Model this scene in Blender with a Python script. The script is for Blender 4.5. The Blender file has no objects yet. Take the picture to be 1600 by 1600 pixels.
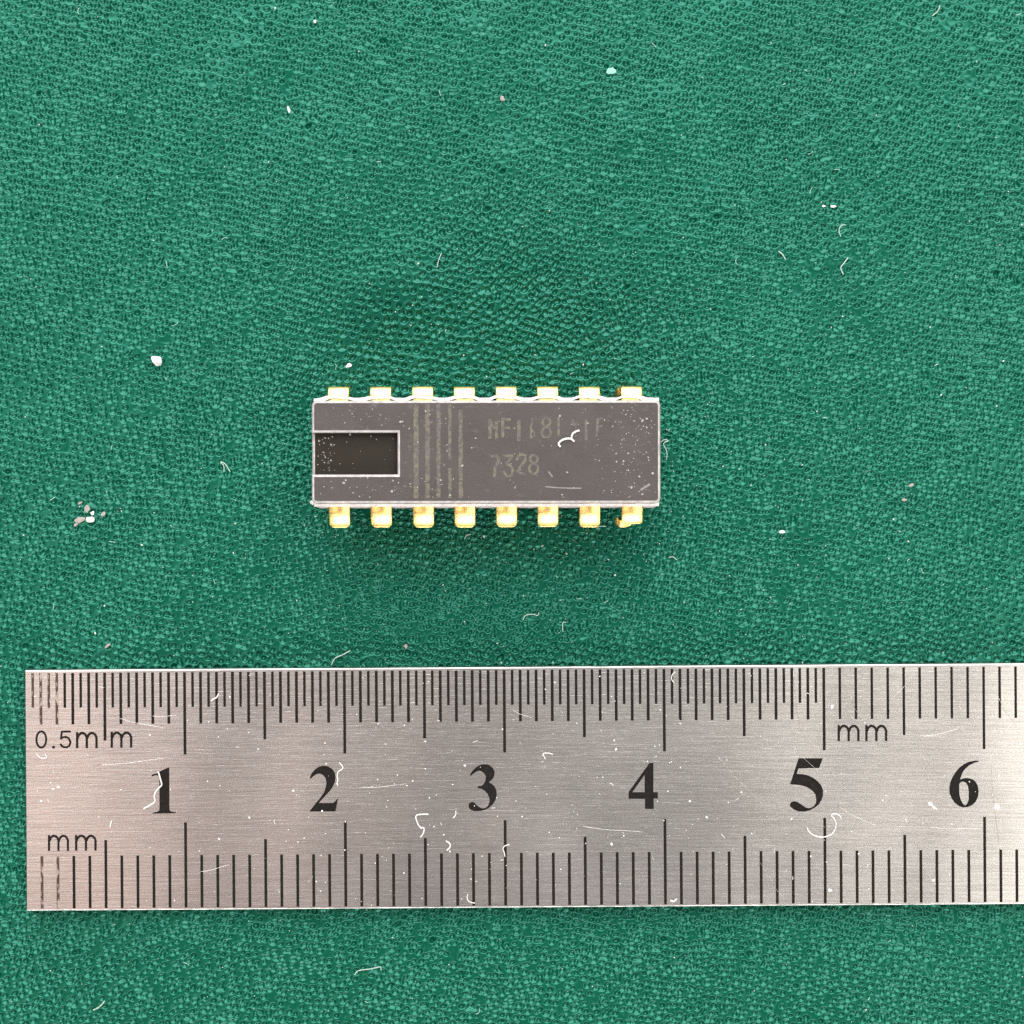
import bpy, bmesh, math, random
import numpy as np
from mathutils import Vector, Matrix
from mathutils.geometry import delaunay_2d_cdt

# one Blender unit = one centimetre of the real desk
S = bpy.context.scene
S.unit_settings.scale_length = 0.01
rng = np.random.default_rng(7)
random.seed(7)

# ------------------------------------------------------------------ camera
CAM_H = 13.5                      # camera height above the leather
RULER_Z = 0.10                    # top face of the ruler
PX = 249.7                        # photo pixels per cm on the ruler's face
cam_data = bpy.data.cameras.new("camera")
cam = bpy.data.objects.new("camera", cam_data)
S.collection.objects.link(cam)
cam.location = (0, 0, CAM_H)
cam_data.sensor_width = 36.0
cam_data.lens = 36.0 * (CAM_H - RULER_Z) / (1600 / PX)
cam_data.clip_start = 0.1
cam_data.clip_end = 2000
S.camera = cam

# ------------------------------------------------------------------ light
W = bpy.data.worlds.new("World")
S.world = W
W.use_nodes = True
W.node_tree.nodes["Background"].inputs[0].default_value = (1.0, 0.98, 0.95, 1)
W.node_tree.nodes["Background"].inputs[1].default_value = 0.16


def lamp(name, loc, size, radiance, color, aim=None):
    d = bpy.data.lights.new(name, 'AREA')
    d.shape = 'RECTANGLE'
    d.size, d.size_y = size
    d.energy = radiance * math.pi * size[0] * size[1]
    d.color = color
    o = bpy.data.objects.new(name, d)
    S.collection.objects.link(o)
    o.location = loc
    if aim is not None:
        v = Vector(aim) - Vector(loc)
        o.rotation_euler = v.to_track_quat('-Z', 'Y').to_euler()
    return o


lamp("low_panel_back", (0, 150, 95), (290, 145), 7.6, (1.0, 0.99, 0.97), (0, 0, 0))  # unseen low panel, added to brighten rims and rounded edges from behind
lamp("low_panel_front", (10, -165, 92), (250, 125), 7.0, (1.0, 0.97, 0.94), (0, 0, 0))  # unseen low panel, added for slopes and edges facing the front
lamp("sheen_panel_back", (5, 84, 150), (270, 84), 6.4, (1.0, 0.99, 0.97))  # added overhead panel that gives the upper leather its pale sheen
lamp("pink_reflection_panel", (-82, -32, 150), (100, 42), 2.3, (1.0, 0.60, 0.47))  # added pink panel so the ruler's left end mirrors pink
lamp("sheen_panel_left", (-84, 6, 150), (90, 28), 4.2, (1.0, 0.97, 0.94))  # added overhead panel for sheen on the leather's left side
lamp("cream_reflection_panel", (98, -26, 150), (104, 92), 5.0, (1.0, 0.94, 0.84))  # added cream panel that brightens the right end of ruler and leather

S.view_settings.view_transform = 'Standard'
S.view_settings.look = 'None'
S.view_settings.exposure = 0.0
S.view_settings.gamma = 1.0
S.render.engine = 'CYCLES'
S.cycles.use_denoising = False

# ------------------------------------------------------------------ helpers
COL = S.collection


def scale_at(z):
    return PX * (CAM_H - RULER_Z) / (CAM_H - z)


def P(px, py, z=0.0):
    s = scale_at(z)
    return Vector(((px - 800) / s, (800 - py) / s, z))


def tag(o, label=None, cat=None, group=None, kind=None):
    if label: o["label"] = label
    if cat: o["category"] = cat
    if group: o["group"] = group
    if kind: o["kind"] = kind
    return o


def link(name, me, mat=None, parent=None):
    o = bpy.data.objects.new(name, me)
    COL.objects.link(o)
    if mat is not None and not me.materials:
        me.materials.append(mat)
    if parent is not None:
        o.parent = parent
    return o


def from_data(name, verts, faces, mat, parent=None, smooth=False):
    me = bpy.data.meshes.new(name)
    me.from_pydata([tuple(v) for v in verts], [], [tuple(f) for f in faces])
    me.validate()
    me.update()
    if smooth:
        me.polygons.foreach_set("use_smooth", [True] * len(me.polygons))
    return link(name, me, mat, parent)


def from_bm(name, bm, mat, parent=None, smooth=False):
    bmesh.ops.recalc_face_normals(bm, faces=bm.faces)
    me = bpy.data.meshes.new(name)
    bm.to_mesh(me)
    bm.free()
    if smooth:
        me.polygons.foreach_set("use_smooth", [True] * len(me.polygons))
    return link(name, me, mat, parent)


def waves(x, y, n, wl, rr, sx=1.0, sy=1.0):
    """smooth random field: sum of n plane waves of about wavelength wl, rms about 1"""
    out = np.zeros_like(x)
    for _ in range(n):
        a = rr.uniform(0, 2 * math.pi)
        k = 2 * math.pi / (wl * rr.uniform(0.65, 1.5))
        out += np.cos(x * k * math.cos(a) * sx + y * k * math.sin(a) * sy + rr.uniform(0, 6.283))
    return out * math.sqrt(2.0 / n)


# ------------------------------------------------------------------ materials
def new_mat(name):
    m = bpy.data.materials.new(name)
    m.use_nodes = True
    nt = m.node_tree
    return m, nt, nt.nodes["Principled BSDF"]


def node(nt, kind, **kw):
    n = nt.nodes.new(kind)
    for k, v in kw.items():
        if k in n.inputs:
            n.inputs[k].default_value = v
        else:
            setattr(n, k, v)
    return n


def ramp(nt, src, p0, p1, c0=(0, 0, 0, 1), c1=(1, 1, 1, 1)):
    r = nt.nodes.new("ShaderNodeValToRGB")
    r.color_ramp.elements[0].position = p0
    r.color_ramp.elements[0].color = c0
    r.color_ramp.elements[1].position = p1
    r.color_ramp.elements[1].color = c1
    nt.links.new(src, r.inputs[0])
    return r.outputs[0]


def coords(nt, scale=(1, 1, 1)):
    g = nt.nodes.new("ShaderNodeNewGeometry")
    m = nt.nodes.new("ShaderNodeMapping")
    m.inputs["Scale"].default_value = scale
    nt.links.new(g.outputs["Position"], m.inputs["Vector"])
    return m.outputs[0]


def noise(nt, vec, scale, detail=2.0, rough=0.5):
    n = nt.nodes.new("ShaderNodeTexNoise")
    n.inputs["Scale"].default_value = scale
    n.inputs["Detail"].default_value = detail
    n.inputs["Roughness"].default_value = rough
    nt.links.new(vec, n.inputs["Vector"])
    return n.outputs["Fac"]


def mixc(nt, fac, a, b):
    m = nt.nodes.new("ShaderNodeMix")
    m.data_type = 'RGBA'
    for sock, v in ((m.inputs[0], fac), (m.inputs[6], a), (m.inputs[7], b)):
        if isinstance(v, (int, float)):
            sock.default_value = v
        elif isinstance(v, tuple):
            sock.default_value = v
        else:
            nt.links.new(v, sock)
    return m.outputs[2]


def bump(nt, bsdf, height, strength, dist, prev=None):
    b = nt.nodes.new("ShaderNodeBump")
    b.inputs["Strength"].default_value = strength
    b.inputs["Distance"].default_value = dist
    nt.links.new(height, b.inputs["Height"])
    if prev is not None:
        nt.links.new(prev, b.inputs["Normal"])
    nt.links.new(b.outputs[0], bsdf.inputs["Normal"])
    return b.outputs[0]


def mat_leather():
    m, nt, b = new_mat("green_leather")
    v = coords(nt)
    big = noise(nt, v, 1.3, 3)
    c = mixc(nt, ramp(nt, big, 0.3, 0.7), (0.0010, 0.037, 0.0212, 1), (0.0013, 0.043, 0.0250, 1))
    nt.links.new(c, b.inputs["Base Color"])
    fine = noise(nt, v, 55, 3, 0.6)
    r = nt.nodes.new("ShaderNodeMapRange")
    r.inputs[3].default_value = 0.18
    r.inputs[4].default_value = 0.28
    nt.links.new(fine, r.inputs[0])
    nt.links.new(r.outputs[0], b.inputs["Roughness"])
    b.inputs["Specular IOR Level"].default_value = 0.55
    b.inputs["Specular Tint"].default_value = (0.26, 1.0, 0.76, 1)
    n1 = bump(nt, b, fine, 0.3, 0.0018)
    # beyond the modelled grain the pits continue as relief of the material
    vor = nt.nodes.new("ShaderNodeTexVoronoi")
    vor.inputs["Scale"].default_value = 21
    nt.links.new(v, vor.inputs["Vector"])
    g = nt.nodes.new("ShaderNodeNewGeometry")
    ab = node(nt, "ShaderNodeVectorMath", operation='ABSOLUTE')
    nt.links.new(g.outputs["Position"], ab.inputs[0])
    sp = nt.nodes.new("ShaderNodeSeparateXYZ")
    nt.links.new(ab.outputs[0], sp.inputs[0])
    mx = node(nt, "ShaderNodeMath", operation='MAXIMUM')
    nt.links.new(sp.outputs[0], mx.inputs[0])
    nt.links.new(sp.outputs[1], mx.inputs[1])
    mk = nt.nodes.new("ShaderNodeMapRange")
    mk.inputs[1].default_value = 3.33
    mk.inputs[2].default_value = 3.43
    nt.links.new(mx.outputs[0], mk.inputs[0])
    mu = node(nt, "ShaderNodeMath", operation='MULTIPLY')
    nt.links.new(vor.outputs["Distance"], mu.inputs[0])
    nt.links.new(mk.outputs[0], mu.inputs[1])
    bump(nt, b, mu.outputs[0], 1.0, 0.02, n1)
    return m


def mat_steel():
    m, nt, b = new_mat("brushed_steel")
    b.inputs["Metallic"].default_value = 1.0
    v = coords(nt, (2.2, 75, 1))
    v2 = coords(nt, (9, 190, 1))
    br = noise(nt, v, 1.0, 3, 0.6)
    br2 = noise(nt, v2, 1.0, 2, 0.5)
    ad = node(nt, "ShaderNodeMath", operation='ADD')
    nt.links.new(br, ad.inputs[0])
    nt.links.new(br2, ad.inputs[1])
    patch = noise(nt, coords(nt), 0.9, 3)
    c = mixc(nt, ramp(nt, br, 0.35, 0.65), (0.41, 0.395, 0.385, 1), (0.50, 0.485, 0.475, 1))
    nt.links.new(c, b.inputs["Base Color"])
    r = nt.nodes.new("ShaderNodeMapRange")
    r.inputs[3].default_value = 0.24
    r.inputs[4].default_value = 0.33
    nt.links.new(patch, r.inputs[0])
    nt.links.new(r.outputs[0], b.inputs["Roughness"])
    n1 = bump(nt, b, ad.outputs[0], 0.40, 0.0022)
    bump(nt, b, noise(nt, coords(nt, (1.0, 0.5, 1)), 0.9, 1), 0.5, 0.05, n1)
    return m


def mat_ink(worn=False):
    m, nt, b = new_mat("worn_etched_ink" if worn else "etched_ink")
    v = coords(nt)
    n = noise(nt, v, 45, 3, 0.65)
    if worn:
        n2 = noise(nt, coords(nt, (45, 14, 1)), 1.0, 3, 0.6)
        c = mixc(nt, ramp(nt, n2, 0.50, 0.62), (0.035, 0.024, 0.02, 1), (0.30, 0.25, 0.22, 1))
        nt.links.new(c, b.inputs["Base Color"])
        nt.links.new(ramp(nt, n2, 0.50, 0.62), b.inputs["Metallic"])
    else:
        c = mixc(nt, ramp(nt, n, 0.5, 0.75), (0.004, 0.003, 0.0028, 1), (0.010, 0.008, 0.007, 1))
        nt.links.new(c, b.inputs["Base Color"])
    b.inputs["Roughness"].default_value = 0.6
    b.inputs["Specular IOR Level"].default_value = 0.10
    bump(nt, b, n, 0.5, 0.003)
    return m


CERAMIC = ((0.032, 0.027, 0.0262, 1), (0.040, 0.034, 0.033, 1))


def ceramic_colour(nt):
    v = coords(nt)
    big = noise(nt, v, 5, 4, 0.6)
    c = mixc(nt, ramp(nt, big, 0.35, 0.7), *CERAMIC)
    # dry scuffs and rubbed-in dust
    sc = noise(nt, coords(nt, (1, 1.8, 1)), 14, 5, 0.7)
    return v, mixc(nt, ramp(nt, sc, 0.60, 0.80), c, (0.085, 0.074, 0.071, 1))


def mat_ceramic():
    m, nt, b = new_mat("grey_ceramic")
    v, c = ceramic_colour(nt)
    nt.links.new(c, b.inputs["Base Color"])
    b.inputs["Roughness"].default_value = 0.40
    b.inputs["Specular IOR Level"].default_value = 0.36
    bump(nt, b, noise(nt, v, 90, 3, 0.6), 0.35, 0.003)
    return m


def mat_recess():
    m, nt, b = new_mat("brown_ceramic")
    v = coords(nt)
    c = mixc(nt, noise(nt, v, 9, 3), (0.009, 0.007, 0.0045, 1), (0.014, 0.0105, 0.007, 1))
    nt.links.new(c, b.inputs["Base Color"])
    b.inputs["Roughness"].default_value = 0.5
    b.inputs["Specular IOR Level"].default_value = 0.16
    bump(nt, b, noise(nt, v, 120, 2), 0.3, 0.002)
    return m


def mat_print():
    m, nt, b = new_mat("faded_print")
    v, c = ceramic_colour(nt)
    n = noise(nt, v, 42, 3, 0.7)
    c2 = mixc(nt, ramp(nt, n, 0.42, 0.60), c, (0.072, 0.063, 0.042, 1))
    nt.links.new(c2, b.inputs["Base Color"])
    b.inputs["Roughness"].default_value = 0.6
    bump(nt, b, n, 0.3, 0.003)
    return m


def mat_gold():
    m, nt, b = new_mat("gold_plate")
    b.inputs["Metallic"].default_value = 1.0
    v = coords(nt)
    c = mixc(nt, noise(nt, v, 40, 2), (0.92, 0.60, 0.19, 1), (0.97, 0.72, 0.30, 1))
    nt.links.new(c, b.inputs["Base Color"])
    b.inputs["Roughness"].default_value = 0.34
    bump(nt, b, noise(nt, v, 75, 3, 0.65), 0.5, 0.003)
    return m


def mat_plain(name, col, rough=0.8, spec=0.3, var=0.15, scale=60, trans=0.0):
    m, nt, b = new_mat(name)
    v = coords(nt)
    a = tuple(x * (1 - var) for x in col) + (1,)
    z = tuple(min(1, x * (1 + var)) for x in col) + (1,)
    nt.links.new(mixc(nt, noise(nt, v, scale, 2), a, z), b.inputs["Base Color"])
    b.inputs["Roughness"].default_value = rough
    b.inputs["Specular IOR Level"].default_value = spec
    b.inputs["Transmission Weight"].default_value = trans
    return m


M_LEATHER = mat_leather()
M_STEEL = mat_steel()
M_INK = mat_ink()
M_WORN = mat_ink(True)
M_CERAMIC = mat_ceramic()
M_RECESS = mat_recess()
M_EDGE = mat_plain("pale_edge_highlight", (0.25, 0.232, 0.228), 0.42, 0.5, 0.6, 30)  # bright reflection along the bevels, put into the edge colour
M_PRINT = mat_print()
M_GOLD = mat_gold()
M_GLASS = mat_plain("glass_seal", (0.50, 0.47, 0.46), 0.3, 0.5, 0.4, 40)
M_FIBRE = mat_plain("lint_fibre", (0.42, 0.41, 0.39), 0.7, 0.4)
M_LEATHERFIBRE = mat_plain("green_lit_lint", (0.26, 0.34, 0.30), 0.7, 0.4)  # greenish light from the leather put into the lint colour
M_GREENFIBRE = mat_plain("fine_lint", (0.28, 0.46, 0.38), 0.7, 0.4)
M_CRUMB = mat_plain("white_crumb", (0.48, 0.47, 0.46), 0.6, 0.4, 0.3)
M_GREYCRUMB = mat_plain("grey_crumb", (0.20, 0.18, 0.17), 0.8, 0.3, 0.25, 40)
M_DUST = mat_plain("pale_dust", (0.34, 0.37, 0.34), 0.8, 0.3, 0.3, 30)
M_CHIPDUST = mat_plain("chip_dust", (0.22, 0.20, 0.19), 0.8, 0.3, 0.3, 30)

# ------------------------------------------------------------------ the leather
R0 = P(38.5, 1047, RULER_Z)                # zero corner, top left
R_ANG = math.radians(0.39)
R_W, R_L = 1.508, 15.4
CORE, STEP = 3.42, 0.0056
nc = int(2 * CORE / STEP) + 1
core = np.linspace(-CORE, CORE, nc)
outer = CORE + 0.02 * (1.28 ** np.arange(1, 31) - 1) / 0.28
outer = outer[outer < 40]
axis = np.concatenate([-outer[::-1], core, outer])
no = len(outer)


def leather_heights():
    rr = np.random.default_rng(3)
    X, Y = np.meshgrid(core, core)            # row = y
    H = np.zeros_like(X)
    d = 0.0482
    R = CORE * 1.28
    nx, ny = int(2 * R / d) + 8, int(2 * R / (d * 0.866)) + 8
    ii, jj = np.meshgrid(np.arange(nx), np.arange(ny))
    cx = ((ii + 0.5 * (jj % 2)) * d - R - 4 * d).ravel()
    cy = (jj * d * 0.866 - R - 4 * d).ravel()
    a = math.radians(-14)
    cx, cy = cx * math.cos(a) - cy * math.sin(a), cx * math.sin(a) + cy * math.cos(a)
    # the lattice of a grain roller, stretched and bent by the hide
    qx, qy = cx.copy(), cy.copy()
    cx = cx + 0.026 * waves(qx, qy, 14, 1.7, rr) + 0.003 * waves(qx, qy, 14, 0.34, rr)
    cy = cy + 0.028 * waves(qx, qy, 14, 1.6, rr) + 0.003 * waves(qx, qy, 14, 0.30, rr)
    cx += rr.normal(0, 0.0064, cx.size)
    cy += rr.normal(0, 0.0064, cy.size)
    amp = np.clip(rr.normal(1.0, 0.13, cx.size), 0.6, 1.5)
    pat = waves(cx, cy, 18, 0.42, rr)
    amp *= np.clip(1.0 - 0.18 * np.clip(pat - 1.1, 0, 2), 0.6, 1)
    amp[rr.random(cx.size) < 0.035] *= 0.12
    rad = np.clip(rr.normal(0.0152, 0.0022, cx.size), 0.011, 0.021)
    ecc = np.clip(rr.normal(1.18, 0.14, cx.size), 1.0, 1.6)
    ang = rr.normal(math.radians(28), 0.5, cx.size)
    keep = (np.abs(cx) < CORE + 0.06) & (np.abs(cy) < CORE + 0.06)
    cx, cy, amp, rad, ecc, ang = [q[keep] for q in (cx, cy, amp, rad, ecc, ang)]
    i0 = np.round((cx + CORE) / STEP).astype(int)
    j0 = np.round((cy + CORE) / STEP).astype(int)
    ca, sa = np.cos(ang), np.sin(ang)
    se = np.sqrt(ecc)
    K = 9
    depth = 0.0140
    for dj in range(-K, K + 1):
        for di in range(-K, K + 1):
            i, j = i0 + di, j0 + dj
            ok = (i >= 0) & (i < nc) & (j >= 0) & (j < nc)
            i, j = i[ok], j[ok]
            ux = core[i] - cx[ok]
            uy = core[j] - cy[ok]
            u = (ux * ca[ok] + uy * sa[ok]) / se[ok]
            w = (-ux * sa[ok] + uy * ca[ok]) * se[ok]
            q = np.sqrt(u * u + w * w) / rad[ok]
            h = -depth * np.exp(-q ** 3.0) + 0.0022 * np.exp(-((q - 1.42) / 0.30) ** 2)
            np.add.at(H, (j, i), amp[ok] * h)
    # soft swell, small folds running across the hide, and fine wrinkle crests
    H += 0.0032 * waves(X, Y, 16, 0.75, rr)
    H += 0.0006 * waves(X, Y, 22, 0.20, rr, 0.6, 1.3)
    f = waves(X, Y, 18, 0.26, rr, 0.45, 1.25)
    H += 0.0022 * np.exp(-(f / 0.22) ** 2) * np.clip(waves(X, Y, 12, 1.1, rr) * 0.6 + 0.45, 0, 1.2)
    H += 0.00022 * waves(X, Y, 26, 0.045, rr)
    edge = np.clip((CORE - np.maximum(np.abs(X), np.abs(Y))) / 0.08, 0, 1)
    return H * edge - 0.004


HGT = leather_heights()


def hz(x, y):
    i = int(np.clip(round((x + CORE) / STEP), 1, nc - 2))
    j = int(np.clip(round((y + CORE) / STEP), 1, nc - 2))
    return float(HGT[j, i])


def hz_top(x, y, r=0.02):
    k = max(1, int(r / STEP))
    i = int(np.clip(round((x + CORE) / STEP), k, nc - 1 - k))
    j = int(np.clip(round((y + CORE) / STEP), k, nc - 1 - k))
    return float(HGT[j - k:j + k + 1, i - k:i + k + 1].max())


def build_leather():
    n = len(axis)
    X, Y = np.meshgrid(axis, axis)
    Z = np.full_like(X, -0.004)
    Z[no:no + nc, no:no + nc] = HGT
    # nothing is modelled under the middle of the ruler, where the hide cannot be seen
    co = np.stack([X, Y, Z], -1).reshape(-1, 3).astype(np.float32)
    a = (np.arange(n - 1)[:, None] * n + np.arange(n - 1)[None, :]).ravel()
    q = np.stack([a, a + 1, a + n + 1, a + n], -1).astype(np.int32)
    mx_, my_ = X.ravel()[a] - R0.x, Y.ravel()[a] - R0.y
    ru, rv = mx_ * math.cos(R_ANG) + my_ * math.sin(R_ANG), -mx_ * math.sin(R_ANG) + my_ * math.cos(R_ANG)
    q = q[~((ru > 0.12) & (ru < 3.42 - R0.x) & (rv < -0.12) & (rv > -R_W + 0.12))]
    me = bpy.data.meshes.new("leather_surface")
    me.vertices.add(n * n)
    me.vertices.foreach_set("co", co.ravel())
    me.loops.add(q.size)
    me.loops.foreach_set("vertex_index", q.ravel())
    me.polygons.add(len(q))
    me.polygons.foreach_set("loop_start", np.arange(0, q.size, 4, dtype=np.int32))
    me.polygons.foreach_set("use_smooth", np.ones(len(q), dtype=bool))
    me.update(calc_edges=True)
    o = link("leather_surface", me, M_LEATHER)
    tag(o, "dark green grained leather covering the whole table under chip and ruler", kind="structure")
    return o


build_leather()

# ------------------------------------------------------------------ the steel ruler
ruler = bpy.data.objects.new("steel_ruler", None)
COL.objects.link(ruler)
ruler.location = (R0.x, R0.y, 0)
ruler.rotation_euler = (0, 0, R_ANG)
tag(ruler, "brushed steel ruler with black millimetre scales along the bottom of the picture", "ruler")
_ca, _sa = math.cos(-R_ANG), math.sin(-R_ANG)


def to_ruler(px, py):
    w = P(px, py, RULER_Z)
    dx, dy = w.x - R0.x, w.y - R0.y
    return (dx * _ca - dy * _sa, dx * _sa + dy * _ca)


polys = []        # (list of (u,v), owner index, is_hole)
owners = []       # (name, worn)


def owner(name, worn=False, label=None):
    owners.append((name, worn, label))
    return len(owners) - 1


def stroke(pts, w, own, to, closed=False):
    """a drawn stroke as overlapping little quads and joints, merged later by the triangulation"""
    n = len(pts)
    for k in range(n if closed else n - 1):
        a = Vector(pts[k]); b = Vector(pts[(k + 1) % n])
        d = (b - a)
        if d.length < 1e-6: continue
        d.normalize()
        t = Vector((-d.y, d.x)) * w / 2
        a2 = a - d * (w * 0.16 if (k > 0 or closed) else 0)
        b2 = b + d * (w * 0.16 if (k < n - 2 or closed) else 0)
        polys.append(([to(*(q)) for q in (a2 + t, a2 - t, b2 - t, b2 + t)], own, False))


def ring(cx, cy, rx, ry, n=18, a0=0, a1=360):
    m = n if a1 - a0 >= 360 else n + 1
    return [(cx + rx * math.cos(math.radians(a0 + (a1 - a0) * k / n)),
             cy + ry * math.sin(math.radians(a0 + (a1 - a0) * k / n))) for k in range(m)]


def letter_m(stems, y0, y1, w, own, to):
    h = y1 - y0
    stroke([(stems[0], y0), (stems[0], y1)], w, own, to)
    for a, b in ((stems[0], stems[1]), (stems[1], stems[2])):
        g = b - a
        arch = [(a + g * 0.03, y0 + h * 0.40), (a + g * 0.18, y0 + h * 0.17), (a + g * 0.42, y0 + h * 0.055),
                (a + g * 0.66, y0 + h * 0.065), (a + g * 0.88, y0 + h * 0.17), (b, y0 + h * 0.34), (b, y1)]
        stroke(arch, w, own, to)


GLYPHS = {
    "1": ((225, 1180), [(185, 515), (215, 480), (270, 465), (330, 450), (400, 405), (500, 355), (632, 298), (637, 1370),
                        (680, 1408), (800, 1430), (800, 1452), (208, 1462), (208, 1440), (340, 1410), (385, 1370), (385, 525),
                        (300, 495), (240, 515), (200, 535)], None),
    "2": ((455, 1180), [(465, 585), (480, 520), (520, 440), (600, 350), (700, 285), (800, 262), (920, 280), (1020, 340), (1085, 430),
                        (1110, 540), (1095, 660), (1040, 790), (960, 900), (860, 1010), (760, 1120), (690, 1195), (1040, 1195),
                        (1090, 1160), (1160, 1085), (1168, 1100), (1110, 1405), (455, 1412), (500, 1350), (620, 1190), (740, 1050),
                        (820, 930), (865, 800), (880, 690), (860, 580), (800, 500), (720, 460), (640, 470), (560, 520), (500, 585)], None),
    "3": ((705, 1180), [(465, 505), (490, 450), (550, 370), (640, 290), (730, 240), (850, 222), (950, 245), (1040, 315), (1085, 410),
                        (1080, 500), (1040, 590), (970, 650), (945, 680), (1020, 720), (1090, 790), (1130, 880), (1140, 1000),
                        (1110, 1120), (1040, 1230), (940, 1320), (840, 1370), (720, 1395), (600, 1400), (510, 1380), (450, 1330),
                        (430, 1260), (450, 1200), (510, 1170), (570, 1180), (640, 1250), (720, 1310), (790, 1335), (870, 1310),
                        (930, 1250), (960, 1150), (950, 1060), (910, 970), (840, 890), (760, 840), (670, 820), (648, 795), (690, 770),
                        (760, 765), (820, 710), (860, 620), (865, 530), (830, 460), (770, 410), (700, 385), (640, 405), (560, 460),
                        (500, 510)], None),
    "4": ((955, 1180), [(955, 195), (1055, 195), (1055, 925), (1165, 925), (1165, 1085), (1060, 1085), (1065, 1345), (845, 1345),
                        (845, 1090), (435, 1090), (435, 920)], [(835, 495), (835, 925), (530, 925)]),
    "5": ((1210, 1175), [(605, 155), (1210, 155), (1120, 400), (600, 410), (560, 545), (700, 555), (830, 580), (960, 640), (1080, 730),
                         (1170, 830), (1215, 950), (1215, 1080), (1180, 1200), (1110, 1310), (1000, 1400), (880, 1460), (740, 1490),
                         (600, 1485), (490, 1440), (400, 1370), (385, 1310), (420, 1250), (510, 1230), (600, 1265), (700, 1330),
                         (790, 1390), (880, 1405), (970, 1370), (1030, 1290), (1050, 1190), (1030, 1090), (980, 1000), (890, 920),
                         (780, 865), (650, 830), (520, 815), (390, 805)], None),
    "6": ((1455, 1175), [(1180, 215), (1185, 240), (1080, 270), (960, 330), (860, 410), (790, 500), (745, 610), (725, 690), (800, 660),
                         (920, 652), (1030, 680), (1110, 740), (1165, 840), (1185, 980), (1170, 1120), (1110, 1250), (1020, 1330),
                         (920, 1375), (800, 1385), (690, 1350), (590, 1270), (510, 1160), (460, 1040), (450, 900), (475, 760),
                         (530, 630), (610, 500), (710, 385), (830, 295), (960, 240), (1080, 220)],
          [(700, 800), (740, 750), (800, 735), (870, 770), (920, 860), (940, 1000), (935, 1200), (900, 1290), (850, 1335), (800, 1300),
           (740, 1200), (705, 1050)]),
    "7": ((1705, 1174), [(440, 215), (1180, 215), (1180, 260), (900, 1385), (690, 1385), (960, 430), (600, 430), (510, 480), (460, 560),
                         (420, 550)], None),
}
for ch, (org, out, hole) in GLYPHS.items():
    own = owner("numeral", label="black engraved numeral " + ch)
    to = lambda u, v, o=org: to_ruler(o[0] + u / 16, o[1] + v / 16)
    polys.append(([to(*q) for q in out], own, False))
    if hole:
        polys.append(([to(*q) for q in hole], own, True))

# small lettering
k = 180 / 1600
to = lambda u, v: to_ruler(40 + u * k, 1120 + v * k)
LET = lambda: owner("engraved_letter")
own = LET()
stroke(ring(218, 315, 68, 112, 22), 29, own, to, True)
own = LET()
polys.append(([to(*q) for q in ring(388, 422, 23, 21, 8)], own, False))
own = LET()
stroke([(628, 205), (503, 205), (490, 312)], 29, own, to)
stroke([(484, 308), (520, 285), (560, 278), (600, 300), (624, 352), (608, 402), (570, 425), (525, 420), (494, 398), (484, 372)], 29, own, to)
letter_m((716, 850, 985), 213, 436, 34, LET(), to)
letter_m((1197, 1330, 1466), 208, 430, 34, LET(), to)
k2 = 120 / 1600
to = lambda u, v: to_ruler(60 + u * k2, 1290 + v * k2)
letter_m((222, 418, 615), 195, 528, 48, LET(), to)
letter_m((787, 990, 1190), 195, 522, 50, LET(), to)
k3 = 400 / 1524
to = lambda u, v: to_ruler(1200 + u * k3, 1020 + v * k3)
letter_m((421, 480, 538), 430, 526, 14.5, LET(), to)
letter_m((586, 645, 703), 430, 526, 14.5, LET(), to)
N_TEXT = len(owners)

# graduation marks: (u, top, length, width, worn)
ticks = []
for n in range(1, 101):
    u = n * 0.05
    L = 0.536 if n % 20 == 0 else 0.444 if n % 10 == 0 else 0.342 if n % 2 == 0 else 0.238
    w = 0.0178 if n % 2 == 0 else 0.0162
    ticks.append((u, -0.020, L - 0.020, w, n <= 4))
for n in range(51, 79):
    L = 0.536 if n % 10 == 0 else 0.444 if n % 5 == 0 else 0.342
    ticks.append((n * 0.1, -0.020, L - 0.020, 0.0162, False))
for n in range(1, 79):
    L = 0.549 if n % 10 == 0 else 0.440 if n % 5 == 0 else 0.343
    ticks.append((n * 0.1, -(R_W - L), L - 0.015, 0.0178, n <= 2))
for (u, top, L, w, worn) in ticks:
    own = owner("tick_mark", worn)
    polys.append(([(u - w / 2, top), (u - w / 2, top - L), (u + w / 2, top - L), (u + w / 2, top)], own, False))

# one triangulation of the face: the engraved areas sink, the rest stays
INS = 0.009
RECT = [(INS, -INS), (INS, -(R_W - INS)), (R_L, -(R_W - INS)), (R_L, -INS)]
cv, ce, cf = [], [], []
for pts in [RECT] + [p[0] for p in polys]:
    b0 = len(cv)
    cv += [Vector(q) for q in pts]
    cf.append(list(range(b0, b0 + len(pts))))
ov, oe, of, _, _, ofo = delaunay_2d_cdt(cv, [], cf, 1, 1e-7)


def inside(pts, cx, cy):
    """even-odd test of many points against one polygon"""
    r = np.zeros(len(cx), bool)
    n = len(pts)
    for k in range(n):
        x0, y0 = pts[k]; x1, y1 = pts[(k + 1) % n]
        if y0 == y1: continue
        c = ((y0 > cy) != (y1 > cy)) & (cx < (x1 - x0) * (cy - y0) / (y1 - y0) + x0)
        r ^= c
    return r


def centroids(verts, faces):
    c = [sum((verts[q] for q in f), Vector((0, 0))) / len(f) for f in faces]
    return np.array([q.x for q in c]), np.array([q.y for q in c])


fcx, fcy = centroids(ov, of)
fo_ = np.full(len(of), -1)
for pts_, own, is_hole in polys:
    fo_[inside(pts_, fcx, fcy)] = -1 if is_hole else own
face_owner = [int(q) for q in fo_]


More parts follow.
